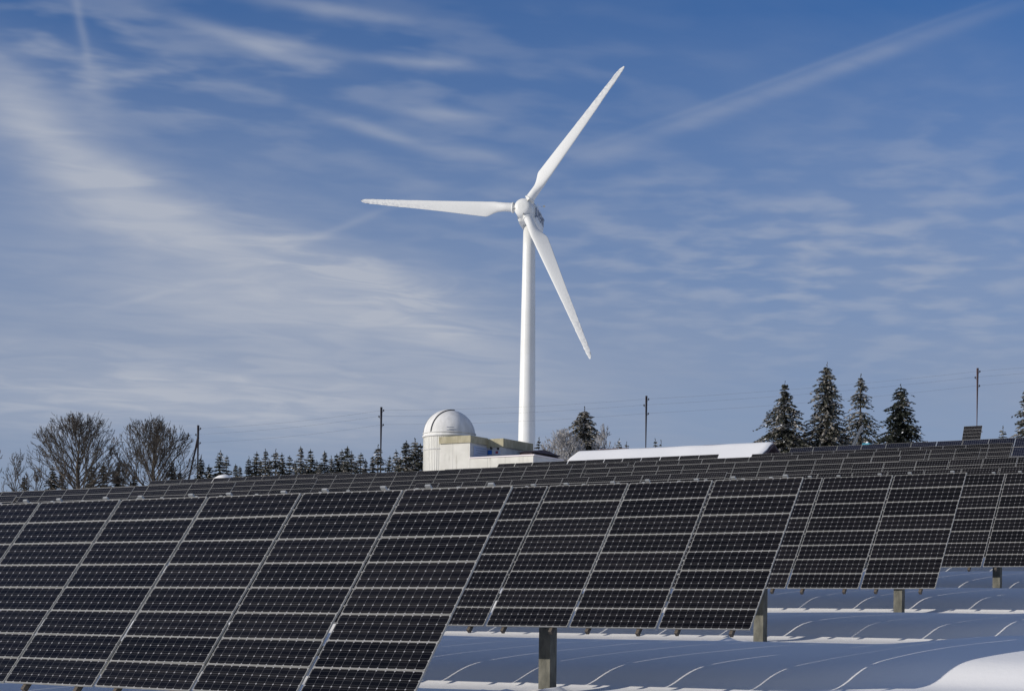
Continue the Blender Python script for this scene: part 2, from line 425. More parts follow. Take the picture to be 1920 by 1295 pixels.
me.update(calc_edges=True); me.validate()
if me.polygons[0].normal.z < 0: me.flip_normals()
me.materials.append(SNOW)
link('snow_ground', me, kind='structure')

# ------------------------------------------------------------------ solar arrays
W = 1.33; HM = 0.334; NC, NR = 12, 8; SL = HM * NR
def panel_mesh(name, wx, wy, rim, depth, cmat):
    b = MB(); hx, hy = wx / 2, wy / 2
    b.poly([(-hx + rim, -hy + rim, -0.003), (hx - rim, -hy + rim, -0.003), (hx - rim, hy - rim, -0.003), (-hx + rim, hy - rim, -0.003)], 0)
    for (cx, cy, sx, sy) in ((0, hy - rim / 2, wx, rim), (0, -hy + rim / 2, wx, rim), (hx - rim / 2, 0, rim, wy - 2 * rim), (-hx + rim / 2, 0, rim, wy - 2 * rim)):
        b.box((cx, cy, -depth / 2), (sx, sy, depth), m=1)
    b.poly([(-hx + rim, -hy + rim, -0.012), (-hx + rim, hy - rim, -0.012), (hx - rim, hy - rim, -0.012), (hx - rim, -hy + rim, -0.012)], 1)
    return b.mesh(name, [cmat, ALU])
PANEL = panel_mesh('solar_panel', 1.293, 0.3295, 0.0058, 0.022, CELLS)
PANEL_B = panel_mesh('solar_panel_large', 1.585, 0.795, 0.009, 0.036, CELLS_B)
def rafter_mesh(length):
    b = MB(); b.box((0, 0, 0), (0.045, length, 0.062)); b.box((0, length / 2 + 0.012, 0.034), (0.065, 0.022, 0.085), m=1); return b.mesh('rafter', [RAFTER, GALV])
def beam_mesh(length):
    b = MB(); b.box((0, 0, 0), (length, 0.07, 0.008)); b.box((0, 0, -0.07), (length, 0.07, 0.008)); b.box((0, 0, -0.035), (length, 0.010, 0.062))
    return b.mesh('cross_beam', [GALV])
def post_mesh(h):
    b = MB(); b.box((0, 0, h / 2), (0.19, 0.19, h))
    b.box((0.0, -0.105, h - 0.10), (0.12, 0.02, 0.14), m=1)
    return b.mesh('post', [CONC, GALV])
RM = {}
def solar_array(top_right, label, near=False, nc=NC, nr=NR, w_=W, h_=HM, pm=None, group='solar arrays standing in rows on the snow', seed=0, drop=None, posts=(3.5, -3.5), post_px=None):
    """top_right: the near upper corner of the sloping table, in the world"""
    R = random.Random(seed); pm = pm or PANEL
    Lx = nc * w_; sl = nr * h_
    rotz = -AL
    mid = top_right - EX * (Lx / 2) - EY * 0.5
    base = Vector((mid.x, mid.y, gz(mid)))
    t = thing('solar_array', base, rotz, label, 'solar array', group)
    o = Vector((Lx / 2, 0.5, top_right.z - base.z))                    # local upper right corner
    dn = Vector((0, -math.cos(TILT), -math.sin(TILT)))                 # down the slope
    nm = Vector((0, -math.sin(TILT), math.cos(TILT)))
    cs = [(R.gauss(0, 0.005), R.gauss(0, 0.0018)) for _ in range(nc + 1)]
    for c in range(nc):
        for k in range(nr):
            if drop and (c, k) in drop: continue
            s_ = (k + 0.5) * h_
            p = o + Vector((-(c + 0.5) * w_ + cs[c][0] + cs[c][1] * (s_ - sl / 2) + R.gauss(0, 0.0012), 0, 0)) + dn * s_ + nm * R.gauss(0, 0.0015)
            q_ = link('solar_panel', pm, t, p, (TILT + R.gauss(0, 0.0025), R.gauss(0, 0.0025), cs[c][1]))
    key = round(sl, 2)
    if key not in RM: RM[key] = rafter_mesh(sl + 0.075)
    ro = dn * (sl / 2 + 0.014) - nm * 0.067
    if near:
        for c in range(nc):
            for fr in (0.21, 0.79):
                link('rafter', RM[key], t, o + Vector((-(c + fr) * w_, 0, 0)) + ro + dn * R.gauss(0, 0.006), (TILT, 0, R.gauss(0, 0.003)))
    else:
        b = MB(); Mr = Matrix.Rotation(TILT, 3, 'X')
        for c in range(nc):
            for fr in (0.21, 0.79): b.box(o + Vector((-(c + fr) * w_, 0, 0)) + ro, (0.045, sl + 0.075, 0.062), Mr)
        b.obj('rafter_frame', [RAFTER], t)
    kb = ('b', round(Lx, 2))
    if kb not in RM: RM[kb] = beam_mesh(Lx - 0.5)
    for s_ in (0.24, 0.76):
        link('cross_beam', RM[kb], t, o + Vector((-Lx / 2, 0, 0)) + dn * (sl * s_) - nm * 0.105, (TILT, 0, 0))
    if post_px:
        q_ = at_perp(post_px[0], post_px[1], (top_right - EY * 0.4).dot(EY)); posts = ((top_right - q_).dot(EX), posts[1])
    for pxx in posts:
        x_ = Lx / 2 - pxx if pxx > 0 else -Lx / 2 - pxx
        wp = base + EX * x_ + EY * 0.1
        g_ = gz(wp) - base.z - 0.35
        h = o.z - 0.4 * math.tan(TILT) - 0.30 - g_
        kp = ('p', round(h, 1))
        if kp not in RM: RM[kp] = post_mesh(kp[1])
        link('post', RM[kp], t, (x_, 0.1, g_ + h - kp[1]))
    return t
def grid_pos(k, along, z=None):
    p = EY * (P0 + float(np.interp(k, _k, _rp))) + EX * (A0 - along)
    p.z = z; return p
ARR = [
 (Vector((0, 16.75, 1.31)), 'nearest and largest solar array, filling the lower left of the photo', True, None),
 (Vector((3.91, 22.84, 1.95)), 'second solar array back, its near post standing alone on lit snow', True, None),
 (Vector((7.93, 29.60, 2.64)), 'third solar array back, its right edge ending above the shaded drifts', True, None),
 (Vector((11.72, 35.75, 3.24)), 'fourth solar array back, cut off by the right edge of the photo', True, None),
 (grid_pos(4, -0.1, 3.72), 'fifth solar array back, hidden but for a post behind the fourth array', True, None),
 (grid_pos(5, -0.2, 4.38), 'sixth solar array back, almost wholly behind the fourth array', False, None),
 (grid_pos(6, -0.3, 5.41), 'seventh solar array back, a thin strip above the third array', False, None),
 (grid_pos(7, -0.25, 6.45), 'right slope array with one and a half module rows showing above the thin strip', False, None),
 (Vector((8.99, 71.25, 6.26)), 'solar array showing as a low band behind the joint of the two nearest arrays', False, None),
 (Vector((17.16, 75.1, 7.39)), 'long solar array below the right half of the snowy roof', False, None),
 (Vector((2.92, 83.53, 7.60)), 'long solar array right in front of the white domed building', False, None),
 (Vector((-12.45, 76.1, 5.94)), 'solar array in the left block, below the line of young spruces', False, None),
 (Vector((-15.78, 70.64, 5.27)), 'solar array with a dark empty slot, below the bare trees', False, [(5, 1)]),
 (Vector((-9.65, 83.53, 6.76)), 'solar array in the left block just left of the domed building row', False, None),
 (Vector((-18.9, 64.5, 4.43)), 'solar array with a short stretch showing at the far left edge', False, None),
 (Vector((-9.55, 99.53, 8.44)), 'uppermost solar array of the left block, against the young spruces', False, None),
 (Vector((12.55, 103.54, 10.16)), 'topmost solar array against the snowy roof, sky light in its joints', False, None),
 (Vector((28.18, 95.72, 10.24)), 'solar array just below the large celled array on the right skyline', False, None),
 (Vector((24.44, 88.64, 9.22)), 'solar array whose left end meets the foot of the snowy roof', False, None),
 (Vector((9.29, 96.39, 9.13)), 'solar array directly below the topmost one under the snowy roof', False, None),
 (Vector((6.19, 91.12, 8.44)), 'solar array two rows below the topmost one under the snowy roof', False, None),
 (grid_pos(9, 17.4, 8.42), 'solar array in the middle of the right slope, one row above the long array', False, None),
]
for i, (p, lab, near, dr) in enumerate(ARR):
    solar_array(p, lab, near, seed=i + 1, drop=dr, post_px={1: (1027, 1228), 2: (1426, 1149), 3: (1686, 1120), 4: (1870, 1078)}.get(i))
solar_array(Vector((30.4, 102.67, 11.29)) + EX * 3.24, 'array of large bluish modules on the right skyline below the spruces', False, nc=11, nr=4, w_=1.62, h_=0.80, pm=PANEL_B, seed=60)
# carries on past the frame on the same row
# a single narrow rack standing higher on the skyline, and one seen edge on
def rack(px_l, px_r, py_top, d, label, rotz, n, group=None):
    tl = at_dist(px_l, py_top + 1, d); tr = at_dist(px_r, py_top, d)
    mid = (tl + tr) / 2
    base = Vector((mid.x, mid.y, 0)); base.z = gz(base)
    t = thing('panel_rack', base, rotz, label, 'solar panel rack', group)
    o = Vector((0, 0.4, mid.z - base.z)); tilt = math.radians(66); hs = 0.255
    dn = Vector((0, -math.cos(tilt), -math.sin(tilt))); nm = Vector((0, -math.sin(tilt), math.cos(tilt)))
    for k in range(n):
        link('solar_panel', PANEL, t, o + dn * ((k + 0.5) * hs), (tilt, 0, 0)).scale = (0.95, 0.76, 1)
    b = MB(); Mr = Matrix.Rotation(tilt, 3, 'X')
    for xx in (-0.5, 0, 0.5): b.box(o + Vector((xx, 0, 0)) + dn * (n * hs / 2) - nm * 0.085, (0.05, n * hs, 0.08), Mr)
    for s_ in (0.15, 0.5, 0.85): b.box(o + dn * (n * hs * s_) - nm * 0.16, (1.25, 0.06, 0.06), Mr)
    b.obj('rack_frame', [GALV], t)
    b = MB(); h = o.z - 0.5
    b.box((0, 0.5, h / 2 - 0.3), (0.12, 0.12, h)); b.obj('post', [CONC], t)
    return t
rack(1804, 1838.5, 796.5, 112, 'small steep rack of dark panels in front of the reddish pole', -AL, 10)
rack(1594, 1614, 797, 116, 'narrow grey rack of panels turned edge on before the spruces', -AL + math.radians(-62), 10)

# ------------------------------------------------------------------ wind turbine
HUB = Vector((0.9, 235.0, 56.8)); psi, phi0, RB, ctl = -0.218, 0.959, 23.7, math.radians(5)
NRM = Vector((math.sin(psi) * math.cos(ctl), -math.cos(psi) * math.cos(ctl), math.sin(ctl)))
E1 = UP.cross(NRM).normalized(); E2 = NRM.cross(E1)
tower_xy = HUB - NRM * 3.3
tb = Vector((tower_xy.x + 0.15, tower_xy.y, 0)); tb.z = gz(tb) - 0.2
turb = thing('wind_turbine', tb, 0, 'tall white three bladed wind turbine behind the domed building', 'wind turbine')
b = MB(); topz = HUB.z - 1.55 - tb.z
prof = [(1.36, 0)]
for i in range(1, 13):
    h = topz * i / 12; prof.append((1.36 - (1.36 - 0.84) * i / 12, h))
prof += [(0.84, topz), (0.0, topz)]
b.lathe(prof, n=64)
for h in (topz * 0.34, topz * 0.67): b.lathe([(1.36 - 0.52 * h / topz + 0.004, h - 0.05), (1.36 - 0.52 * h / topz + 0.02, h), (1.36 - 0.52 * h / topz + 0.003, h + 0.05)], n=64)
b.obj('tower', [TURB], turb)
b = MB(); b.lathe([(0.86, topz - 0.02), (0.90, topz), (0.90, topz + 0.14), (0.80, topz + 0.2)], n=48); b.obj('yaw_ring', [DARK], turb)
# nacelle: rounded box running back from the hub
MN = Matrix((E1, E2, NRM)).transposed().to_4x4()          # local x = E1, y = E2, z = nose
MN.translation = HUB - tb
nac = []
b = MB()
secs = [(-1.3, 0.98, 1.08, -0.02), (-1.6, 1.22, 1.36, 0.0), (-3.0, 1.32, 1.52, 0.02), (-6.4, 1.32, 1.52, 0.0), (-8.0, 1.22, 1.34, -0.02), (-8.7, 1.02, 1.08, -0.08)]
N_ = 28
for (zz_, hw, hh, off) in secs:
    for k in range(N_):
        a = 2 * math.pi * k / N_; c_, s_ = math.cos(a), math.sin(a)
        ex = 0.38
        xx = hw * math.copysign(abs(c_) ** ex, c_); yy_ = hh * math.copysign(abs(s_) ** ex, s_) + off
        if yy_ < 0 and zz_ < -6.5: yy_ *= 0.8
        b.v.append(tuple(MN @ Vector((xx, yy_, zz_))))
for i in range(len(secs) - 1):
    for k in range(N_):
        k2 = (k + 1) % N_; b.face((i * N_ + k, i * N_ + k2, (i + 1) * N_ + k2, (i + 1) * N_ + k)[::-1], 0, False)
b.face(range(N_)); b.face([(len(secs) - 1) * N_ + k for k in range(N_)][::-1])
nacelle = b.obj('nacelle', [TURB], turb)
b = MB(); b.lathe([(1.0, -1.36), (1.0, -1.30)], MN, 32, 0); b.obj('dark_joint', [DARK], turb)
# lettering on the nacelle side
cu = bpy.data.curves.new('lettering', 'FONT'); cu.body = 'JUVENT'; cu.size = 1.75; cu.align_x = 'CENTER'; cu.align_y = 'CENTER'; cu.extrude = 0.01; cu.offset = 0.025
tmp = bpy.data.objects.new('tmp_text', cu); col_.objects.link(tmp)
dg = bpy.context.evaluated_depsgraph_get(); dg.update()
tm = bpy.data.meshes.new_from_object(tmp.evaluated_get(dg)); bpy.data.objects.remove(tmp)
tm.materials.clear(); tm.materials.append(LETTER)
ML = Matrix((Vector((0, 0, -1)), Vector((0, 1, 0)), Vector((1, 0, 0)))).transposed().to_4x4(); ML.translation = Vector((1.345, 0.15, -4.9))
tm.transform(MN @ ML); tm.update()
link('lettering', tm, nacelle)
# hub, rounded, with three collars
b = MB()
b.lathe([(0.0, 0.92), (0.55, 0.90), (0.92, 0.82), (1.16, 0.62), (1.27, 0.36), (1.29, 0.2), (1.30, -0.8), (1.22, -1.1), (1.02, -1.2), (0.0, -1.2)], MN, 40)
for j in range(3):
    d = (E1 * math.cos(phi0 + j * 2.0944) + E2 * math.sin(phi0 + j * 2.0944))
    b.tube([HUB - tb + d * 0.7, HUB - tb + d * 1.42, HUB - tb + d * 1.5, HUB - tb + d * 1.62], [0.86, 0.76, 0.76, 0.70], 28)
hub = b.obj('hub', [TURB], turb)
BL = mat('blade_paint', (0.55, 0.55, 0.53), 0.35, 0, 0.4)
def ice_fn(g, bb):
    tcn = g.n('ShaderNodeTexCoord').outputs['Object']
    at = g.n('ShaderNodeAttribute', attribute_name='ice').outputs['Fac']
    nz = g.noise(tcn, 2.6, 5, 0.7)
    m_ = g.math('MULTIPLY', g.math('GREATER_THAN', nz, 0.50), at)
    g._set(bb.inputs['Base Color'], g.mix(m_, (0.74, 0.74, 0.71, 1), (0.50, 0.51, 0.53, 1)))
BLADE = mat('iced_blade', (0.54, 0.54, 0.52), 0.4, 0, 0.4, ice_fn)
for j in range(3):
    ph = phi0 + j * 2.0944
    d = E1 * math.cos(ph) + E2 * math.sin(ph); tr = -E1 * math.sin(ph) + E2 * math.cos(ph)     # span, trailing side
    R_ = random.Random(j)
    b = MB(); ice = []; NS, NP = 64, 20
    for i in range(NS + 1):
        t_ = i / NS; r_ = 1.5 + (RB - 1.5) * t_
        ch = np.interp(r_, [1.5, 2.6, 3.6, 5.2, 7, 12, 18, 22.3, 23.3, 23.7], [1.24, 1.20, 1.36, 2.08, 1.92, 1.45, 1.0, 0.68, 0.45, 0.12])
        th = np.interp(r_, [1.5, 2.6, 4.0, 6, 12, 23.7], [1.24, 1.18, 0.82, 0.48, 0.24, 0.06])
        circ = float(np.interp(r_, [1.5, 2.6, 4.8], [1, 1, 0]))
        tw = math.radians(np.interp(r_, [1.5, 6, 12, 23.7], [16, 13, 6, 1]))
        le = np.interp(r_, [1.5, 2.6, 5.2, 23.7], [0.5, 0.5, 0.30, 0.32])
        cdv = tr * math.cos(tw) - NRM * math.sin(tw); tdv = NRM * math.cos(tw) + tr * math.sin(tw)
        rag = max(0, (r_ - 11) / 12.7)
        for k in range(NP):
            a = 2 * math.pi * k / NP
            xc = (1 - math.cos(a)) / 2                       # 0 leading, 1 trailing
            yt = 2.9 * (0.2969 * math.sqrt(xc) - 0.126 * xc - 0.3516 * xc ** 2 + 0.2843 * xc ** 3 - 0.1015 * xc ** 4) * 1.65
            yt = math.copysign(yt, math.sin(a)) if abs(math.sin(a)) > 1e-6 else 0
            x1 = (xc - le) * ch; y1 = yt * th / 1.4
            x2 = -math.cos(a) * ch / 2; y2 = math.sin(a) * th / 2
            px_ = x1 * (1 - circ) + x2 * circ; py_ = y1 * (1 - circ) + y2 * circ
            jag = R_.uniform(-1, 1) * 0.05 * rag * (1.0 if xc > 0.75 or xc < 0.1 else 0.25)
            p = HUB - tb + d * (r_ * math.cos(0.0)) + cdv * (px_ + jag) + tdv * py_ + NRM * 0.1
            b.v.append(tuple(p)); ice.append(rag * (1.0 if xc > 0.55 else 0.45) * (0.9))
    for i in range(NS):
        for k in range(NP):
            k2 = (k + 1) % NP; b.face((i * NP + k, (i + 1) * NP + k, (i + 1) * NP + k2, i * NP + k2), 0, True)
    b.face([NS * NP + k for k in range(NP)])
    ob = b.obj('blade', [BLADE], turb)
    at = ob.data.attributes.new('ice', 'FLOAT', 'POINT'); at.data.foreach_set('value', ice)
b = MB()
c0 = MN @ Vector((0.1, 1.5, -5.6))
for dx_ in (0, 0.7): b.tube([c0 + Vector((dx_, 0, -0.1)), c0 + Vector((dx_, 0, 1.0))], 0.03, 6)
b.tube([c0 + Vector((0.7, 0, 0.55)), c0 + Vector((1.5, 0, 0.62))], 0.025, 6); b.box(c0 + Vector((1.6, 0, 0.62)), (0.28, 0.05, 0.26)); b.tube([c0 + Vector((-0.3, 0, 0.98)), c0 + Vector((0.3, 0, 0.98))], 0.03, 6)
b.obj('wind_sensor', [GALV], turb)

# ------------------------------------------------------------------ observatory building with dome
PB = P0 + 96.0
def bl(px, py, perp=PB): return at_perp(px, py, perp)
org = bl(881, 858); org = Vector((org.x, org.y, 0)); org.z = gz(org) - 0.3
obs = thing('observatory', org, -AL, 'white building with a round telescope dome at the foot of the turbine', 'building')
FI = frame(org, -AL)
def L(px, py, dperp=0.0): return FI @ bl(px, py, PB + dperp)
S_ = (L(881, 850) - L(827, 850)).x / 54.0           # metres per measured point on the front
xa = L(826, 850).x; xb = 0.0; xc_ = L(1000, 850).x
zt1 = L(881, 829.2).z; zt0 = L(881, 816.0).z; zlow = L(881, 857.0).z
def part_box(name, x0, x1, y0, y1, z0, z1, m, par=obs):
    b_ = MB(); b_.box(((x0 + x1) / 2, (y0 + y1) / 2, (z0 + z1) / 2), (x1 - x0, y1 - y0, z1 - z0)); return b_.obj(name, [m], par)
depthA = 4.2
def xside(px, dy): return L(px, 850, dy).x
# main block: white front, shaded side, second block set back and further right
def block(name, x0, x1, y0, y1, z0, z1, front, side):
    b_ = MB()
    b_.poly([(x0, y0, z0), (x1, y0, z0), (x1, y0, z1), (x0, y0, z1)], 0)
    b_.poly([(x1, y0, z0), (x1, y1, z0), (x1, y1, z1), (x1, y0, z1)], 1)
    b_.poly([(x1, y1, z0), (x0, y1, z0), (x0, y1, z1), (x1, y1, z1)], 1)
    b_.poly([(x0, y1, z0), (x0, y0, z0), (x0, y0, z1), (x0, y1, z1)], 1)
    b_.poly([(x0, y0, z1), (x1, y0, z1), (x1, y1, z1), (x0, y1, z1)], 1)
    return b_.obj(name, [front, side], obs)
yB = 2.6                                             # set back of the second block
for _ in range(1): pass
# find where the side of the first block meets the second on the picture: x = 0, going back until bearing 917
def back_until(x_, px):
    lo, hi = 0.0, 40.0
    for _ in range(40):
        m_ = (lo + hi) / 2; p = obs.matrix_basis @ Vector((x_, m_, 5.0))
        q_ = CX + FPX * (p.x / p.y) * math.cos(ROLL) + math.sin(ROLL) * FPX * p.z / p.y
        if q_ < px: lo = m_
        else: hi = m_
    return lo
yB = back_until(0.0, 914.0)
xB = L(942, 850, yB).x
yC = yB + back_until(xB, 994.0) - back_until(xB, 942.0)
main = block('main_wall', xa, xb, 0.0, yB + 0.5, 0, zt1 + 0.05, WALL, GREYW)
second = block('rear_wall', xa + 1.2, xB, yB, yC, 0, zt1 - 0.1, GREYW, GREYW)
fz0, fz1 = zt1, zt0
fa = MB()
def ring(x0, x1, y0, y1, z0, z1, t=0.12):
    fa.box(((x0 + x1) / 2, y0 + t / 2, (z0 + z1) / 2), (x1 - x0, t, z1 - z0))
    fa.box((x1 - t / 2, (y0 + t + y1) / 2, (z0 + z1) / 2 - 0.001), (t, y1 - y0 - t, z1 - z0))
    fa.box(((x0 + x1 - t) / 2, (y0 + t + y1) / 2, z1 - 0.06), (x1 - x0 - t - 0.004, y1 - y0 - t - 0.004, 0.06))
ring(xa - 0.10, xb + 0.12, -0.12, yB - 0.124, fz0, fz1)
ring(xa + 0.6, xB + 0.15, yB - 0.12, yC + 0.2, fz0 - 0.18, fz1 - 0.06)
fa.obj('roof_fascia', [FASCIA], obs)
# low front wing
yW = back_until(xc_, 1056.0)
wing = block('low_wing_wall', 0.004, xc_, -0.006, yW, 0, zlow - 0.10, WALL, GREYW)
b = MB(); b.box(((xc_) / 2 + 0.05, 0.06, zlow - 0.045), (xc_ + 0.16, 0.30, 0.09)); b.box((xc_ - 0.02, yW / 2 + 0.12, zlow - 0.047), (0.22, yW - 0.2, 0.088))
b.obj('coping', [TRIM], obs)
# low dark roof behind the wing
b = MB(); r0, r1, ry0, ry1 = L(968, 850, 3.0).x, L(1036, 850, 6.0).x, 3.0, 7.5
rz = L(1000, 846, 5.0).z
b.poly([(r0, ry0, rz - 0.25), (r1, ry0, rz - 0.25), (r1 - 0.3, (ry0 + ry1) / 2, rz + 0.12), (r0 + 0.3, (ry0 + ry1) / 2, rz + 0.12)])
b.poly([(r1, ry1, rz - 0.25), (r0, ry1, rz - 0.25), (r0 + 0.3, (ry0 + ry1) / 2, rz + 0.12), (r1 - 0.3, (ry0 + ry1) / 2, rz + 0.12)])
b.poly([(r1, ry0, rz - 0.25), (r1, ry1, rz - 0.25), (r1 - 0.3, (ry0 + ry1) / 2, rz + 0.12)]); b.poly([(r0, ry1, rz - 0.25), (r0, ry0, rz - 0.25), (r0 + 0.3, (ry0 + ry1) / 2, rz + 0.12)])
b.box(((r0 + r1) / 2, (ry0 + ry1) / 2, (rz - 0.25) / 2 - 0.03), (r1 - r0 - 0.4, ry1 - ry0 - 0.4, rz - 0.28))
b.obj('low_dark_roof', [ROOFD], obs)
# notices on the shaded side wall
def side_board(name, y0, y1, z0, z1, m, lines=0, lab=None):
    b_ = MB(); b_.box((xb + 0.025, (y0 + y1) / 2, (z0 + z1) / 2), (0.04, y1 - y0, z1 - z0))
    for i in range(lines):
        zl = z1 - (i + 0.7) * (z1 - z0) / (lines + 0.6)
        b_.box((xb + 0.048, (y0 + y1) / 2 - 0.03 * (i % 2), zl), (0.006, (y1 - y0) * (0.82 - 0.12 * (i % 3)), 0.035), m=1)
    o_ = b_.obj(name, [m, LETTER], obs)
    if lab: o_['label'] = lab
    return o_
ya = back_until(0.0, 888.0); yb_ = back_until(0.0, 912.5)
side_board('notice_board', ya, yb_, zlow + 0.08, zt1 - 0.20, BOARD, 4, 'pale blue notice board with lines of text')
def on_second(px, py): return L(px, py, yB)
def plate(name, px0, px1, py0, py1, m, dep=0.05):
    q0, q1 = on_second(px0, py1), on_second(px1, py0); b_ = MB()
    b_.box(((q0.x + q1.x) / 2, yB - dep / 2 - 0.002, (q0.z + q1.z) / 2), (abs(q1.x - q0.x), dep, abs(q1.z - q0.z))); return b_.obj(name, [m], obs)
plate('blue_notice', 914.8, 922.5, 843.5, 852, BLUEP)
plate('red_notice', 930, 934.5, 845.5, 850, REDP, 0.07)
plate('grey_notice', 926, 938.5, 844.5, 851.5, BOARD, 0.04)
plate('wall_lamp', 920.2, 923.4, 837, 842, DARK, 0.12)
plate('wall_lamp', 933, 935.8, 839, 843, DARK, 0.12)
# round tower with the dome
rd = 48.9 * S_ * 1.0
dc = L(843.0, 820, rd * 0.85); dc = Vector((dc.x, rd * 0.92, 0))
# centre so that its sight line is bearing 843
for _ in range(6):
    p = obs.matrix_basis @ Vector((dc.x, dc.y, 8)); q_ = CX + FPX * (p.x / p.y) * math.cos(ROLL) + math.sin(ROLL) * FPX * p.z / p.y
    dc.x += (843.2 - q_) * S_ * 1.15
rz0 = L(843, 817.5, dc.y).z
rd = 48.7 * (obs.matrix_basis @ dc).y / FPX
b = MB(); Md = Matrix.Translation((dc.x, dc.y, 0))
b.lathe([(rd * 0.99, 0), (rd * 0.99, rz0 - 0.16)], Md, 72)
for k in range(72):
    a = 2 * math.pi * k / 72
    b.box((dc.x + math.cos(a) * rd * 0.995, dc.y + math.sin(a) * rd * 0.995, (rz0 - 0.16) / 2), (0.03, 0.03, rz0 - 0.16), Matrix.Rotation(a, 3, 'Z'))
b.lathe([(rd * 1.0, rz0 - 1.22), (rd * 1.022, rz0 - 1.20), (rd * 1.022, rz0 - 1.15), (rd * 1.0, rz0 - 1.13)], Md, 72, 1)
b.obj('round_wall', [DRUMW, GREYW], obs)
b = MB(); b.lathe([(rd * 0.99, rz0 - 0.16), (rd * 1.04, rz0 - 0.15), (rd * 1.04, rz0 - 0.02), (rd * 1.0, rz0)], Md, 72)
b.lathe([(rd * 1.005, rz0 + 0.12), (rd * 1.03, rz0 + 0.13), (rd * 1.03, rz0 + 0.19), (rd * 1.0, rz0 + 0.20)], Md, 72); b.obj('dome_ring', [SHELL], obs)
b = MB(); b.lathe([(rd * math.cos(a), rz0 + rd * math.sin(a)) for a in np.linspace(0, math.pi / 2 - 0.001, 22)], Md, 72)
dome = b.obj('dome', [SHELL], obs)
# shutter: a raised band over the top of the dome, its right edge dark
fdir = Vector((-0.44, -0.90, 0)).normalized()        # local bearing of the opening
sdir = Vector((fdir.y, -fdir.x, 0)) * -1
b = MB(); hw = rd * 0.26; rr = rd * 1.03
NA = 30
def arc(off, rad):
    o_ = []
    for i in range(NA + 1):
        a = math.radians(4 + 90 * i / NA); rc = math.sqrt(max(rad * rad - off * off, 0))
        o_.append(Vector((dc.x, dc.y, rz0)) + fdir * (rc * math.cos(a)) + sdir * off + UP * (rc * math.sin(a)))
    return o_
rows_ = [arc(-hw, rd * 1.0), arc(-hw, rr), arc(-hw / 2, rr), arc(0, rr), arc(hw / 2, rr), arc(hw, rr), arc(hw, rd * 1.0)]
b0 = 0
for rw in rows_: b.v += [tuple(p) for p in rw]
for i in range(len(rows_) - 1):
    for k in range(NA):
        b.face((i * (NA + 1) + k, i * (NA + 1) + k + 1, (i + 1) * (NA + 1) + k + 1, (i + 1) * (NA + 1) + k), 0, False)
b.obj('dome_shutter', [SHELL], dome)
for sg in (-1, 1):
    b = MB(); b.tube([p for p in arc(sg * (hw + 0.02), rd * 1.022)], 0.035, 6); b.obj('shutter_seal', [DARK], dome)
b = MB()
for (a_, e_, ln) in ((-40, 14, 0.34), (-40, 8, 0.26), (-25, 9, 0.2)):
    for k in range(5):
        a = math.radians(-90 + 45 + a_ * 0.4 + k * 3.2); e = math.radians(e_)
        p = Vector((dc.x, dc.y, rz0)) + Vector((math.cos(a) * math.cos(e), math.sin(a) * math.cos(e), math.sin(e))) * (rd * 1.003)
        b.box(p, (0.02, 0.07, 0.05), Matrix.Rotation(a, 3, 'Z'))
b.obj('lettering', [LETTER], dome)
# ------------------------------------------------------------------ long building with snow on its roof
PR = P0 + 104
ra = at_perp(1449.5, 826.2, PR); rb = at_perp(1083, 843.5, PR)
ln = (ra - rb).dot(EX); mid = (ra + rb) / 2; hz = (ra.z + rb.z) / 2
og = Vector((mid.x, mid.y, 0)); og.z = gz(og) - 0.3; hz -= og.z
barn = thing('long_shed', og, -AL, 'long low building under a smooth snow covered roof, beside the domed building', 'building')
dy, dz = 5.2, 2.75; th = 0.22
b = MB(); h2 = ln / 2
def prism(bb, pts, x0, x1, m=0):
    n_ = len(pts); s0 = len(bb.v)
    for x_ in (x0, x1):
        for (y_, z_) in pts: bb.v.append((x_, y_, z_))
    for i in range(n_):
        j = (i + 1) % n_; bb.face((s0 + i, s0 + j, s0 + n_ + j, s0 + n_ + i), m)
    bb.face([s0 + i for i in range(n_)][::-1], m); bb.face([s0 + n_ + i for i in range(n_)], m)
Rn = random.Random(17); NX, NY = 90, 40
ph_ = [(Rn.uniform(0.3, 2.2), Rn.uniform(0.3, 1.6), Rn.uniform(0, 6.28), Rn.uniform(0.3, 1)) for _ in range(10)]
for i in range(NX + 1):
    for k in range(NY + 1):
        fx, fy = i / NX * 2 - 1, k / NY * 2 - 1
        y_ = fy * (dy + 0.03 * math.sin(i * 0.9) + 0.04 * math.sin(i * 0.37)); x_ = fx * (h2 + 0.03 * math.sin(k * 1.3))
        wob = sum(a_ * math.sin(f1 * x_ + f2 * y_ + p_) for f1, f2, p_, a_ in ph_) * 0.004
        ed = min(1.0, (1 - abs(fx)) * h2 / 0.22) ; ee = min(1.0, (1 - abs(fy)) * dy / 0.30)
        z_ = hz - math.sqrt(y_ * y_ + 0.02) / dy * dz + wob - 0.10 * (1 - math.sqrt(ed)) - 0.16 * (1 - math.sqrt(ee))
        b.v.append((x_, y_, z_))
for i in range(NX):
    for k in range(NY):
        b.face((i * (NY + 1) + k, (i + 1) * (NY + 1) + k, (i + 1) * (NY + 1) + k + 1, i * (NY + 1) + k + 1), 0, True)
rim = [(i, 0) for i in range(NX + 1)] + [(NX, k) for k in range(1, NY + 1)] + [(i, NY) for i in range(NX - 1, -1, -1)] + [(0, k) for k in range(NY - 1, -1, -1)]
for (i0, k0), (i1, k1) in zip(rim[:-1], rim[1:]):
    p0_, p1_ = b.v[i0 * (NY + 1) + k0], b.v[i1 * (NY + 1) + k1]
    f_ = lambda p: (p[0] * 0.997, p[1] * 0.99, hz - abs(p[1]) * 0.99 / dy * dz - th)
    b.poly([p0_, f_(p0_), f_(p1_), p1_])
b.obj('roof_snow', [SNOW], barn)
b = MB(); e = 0.05
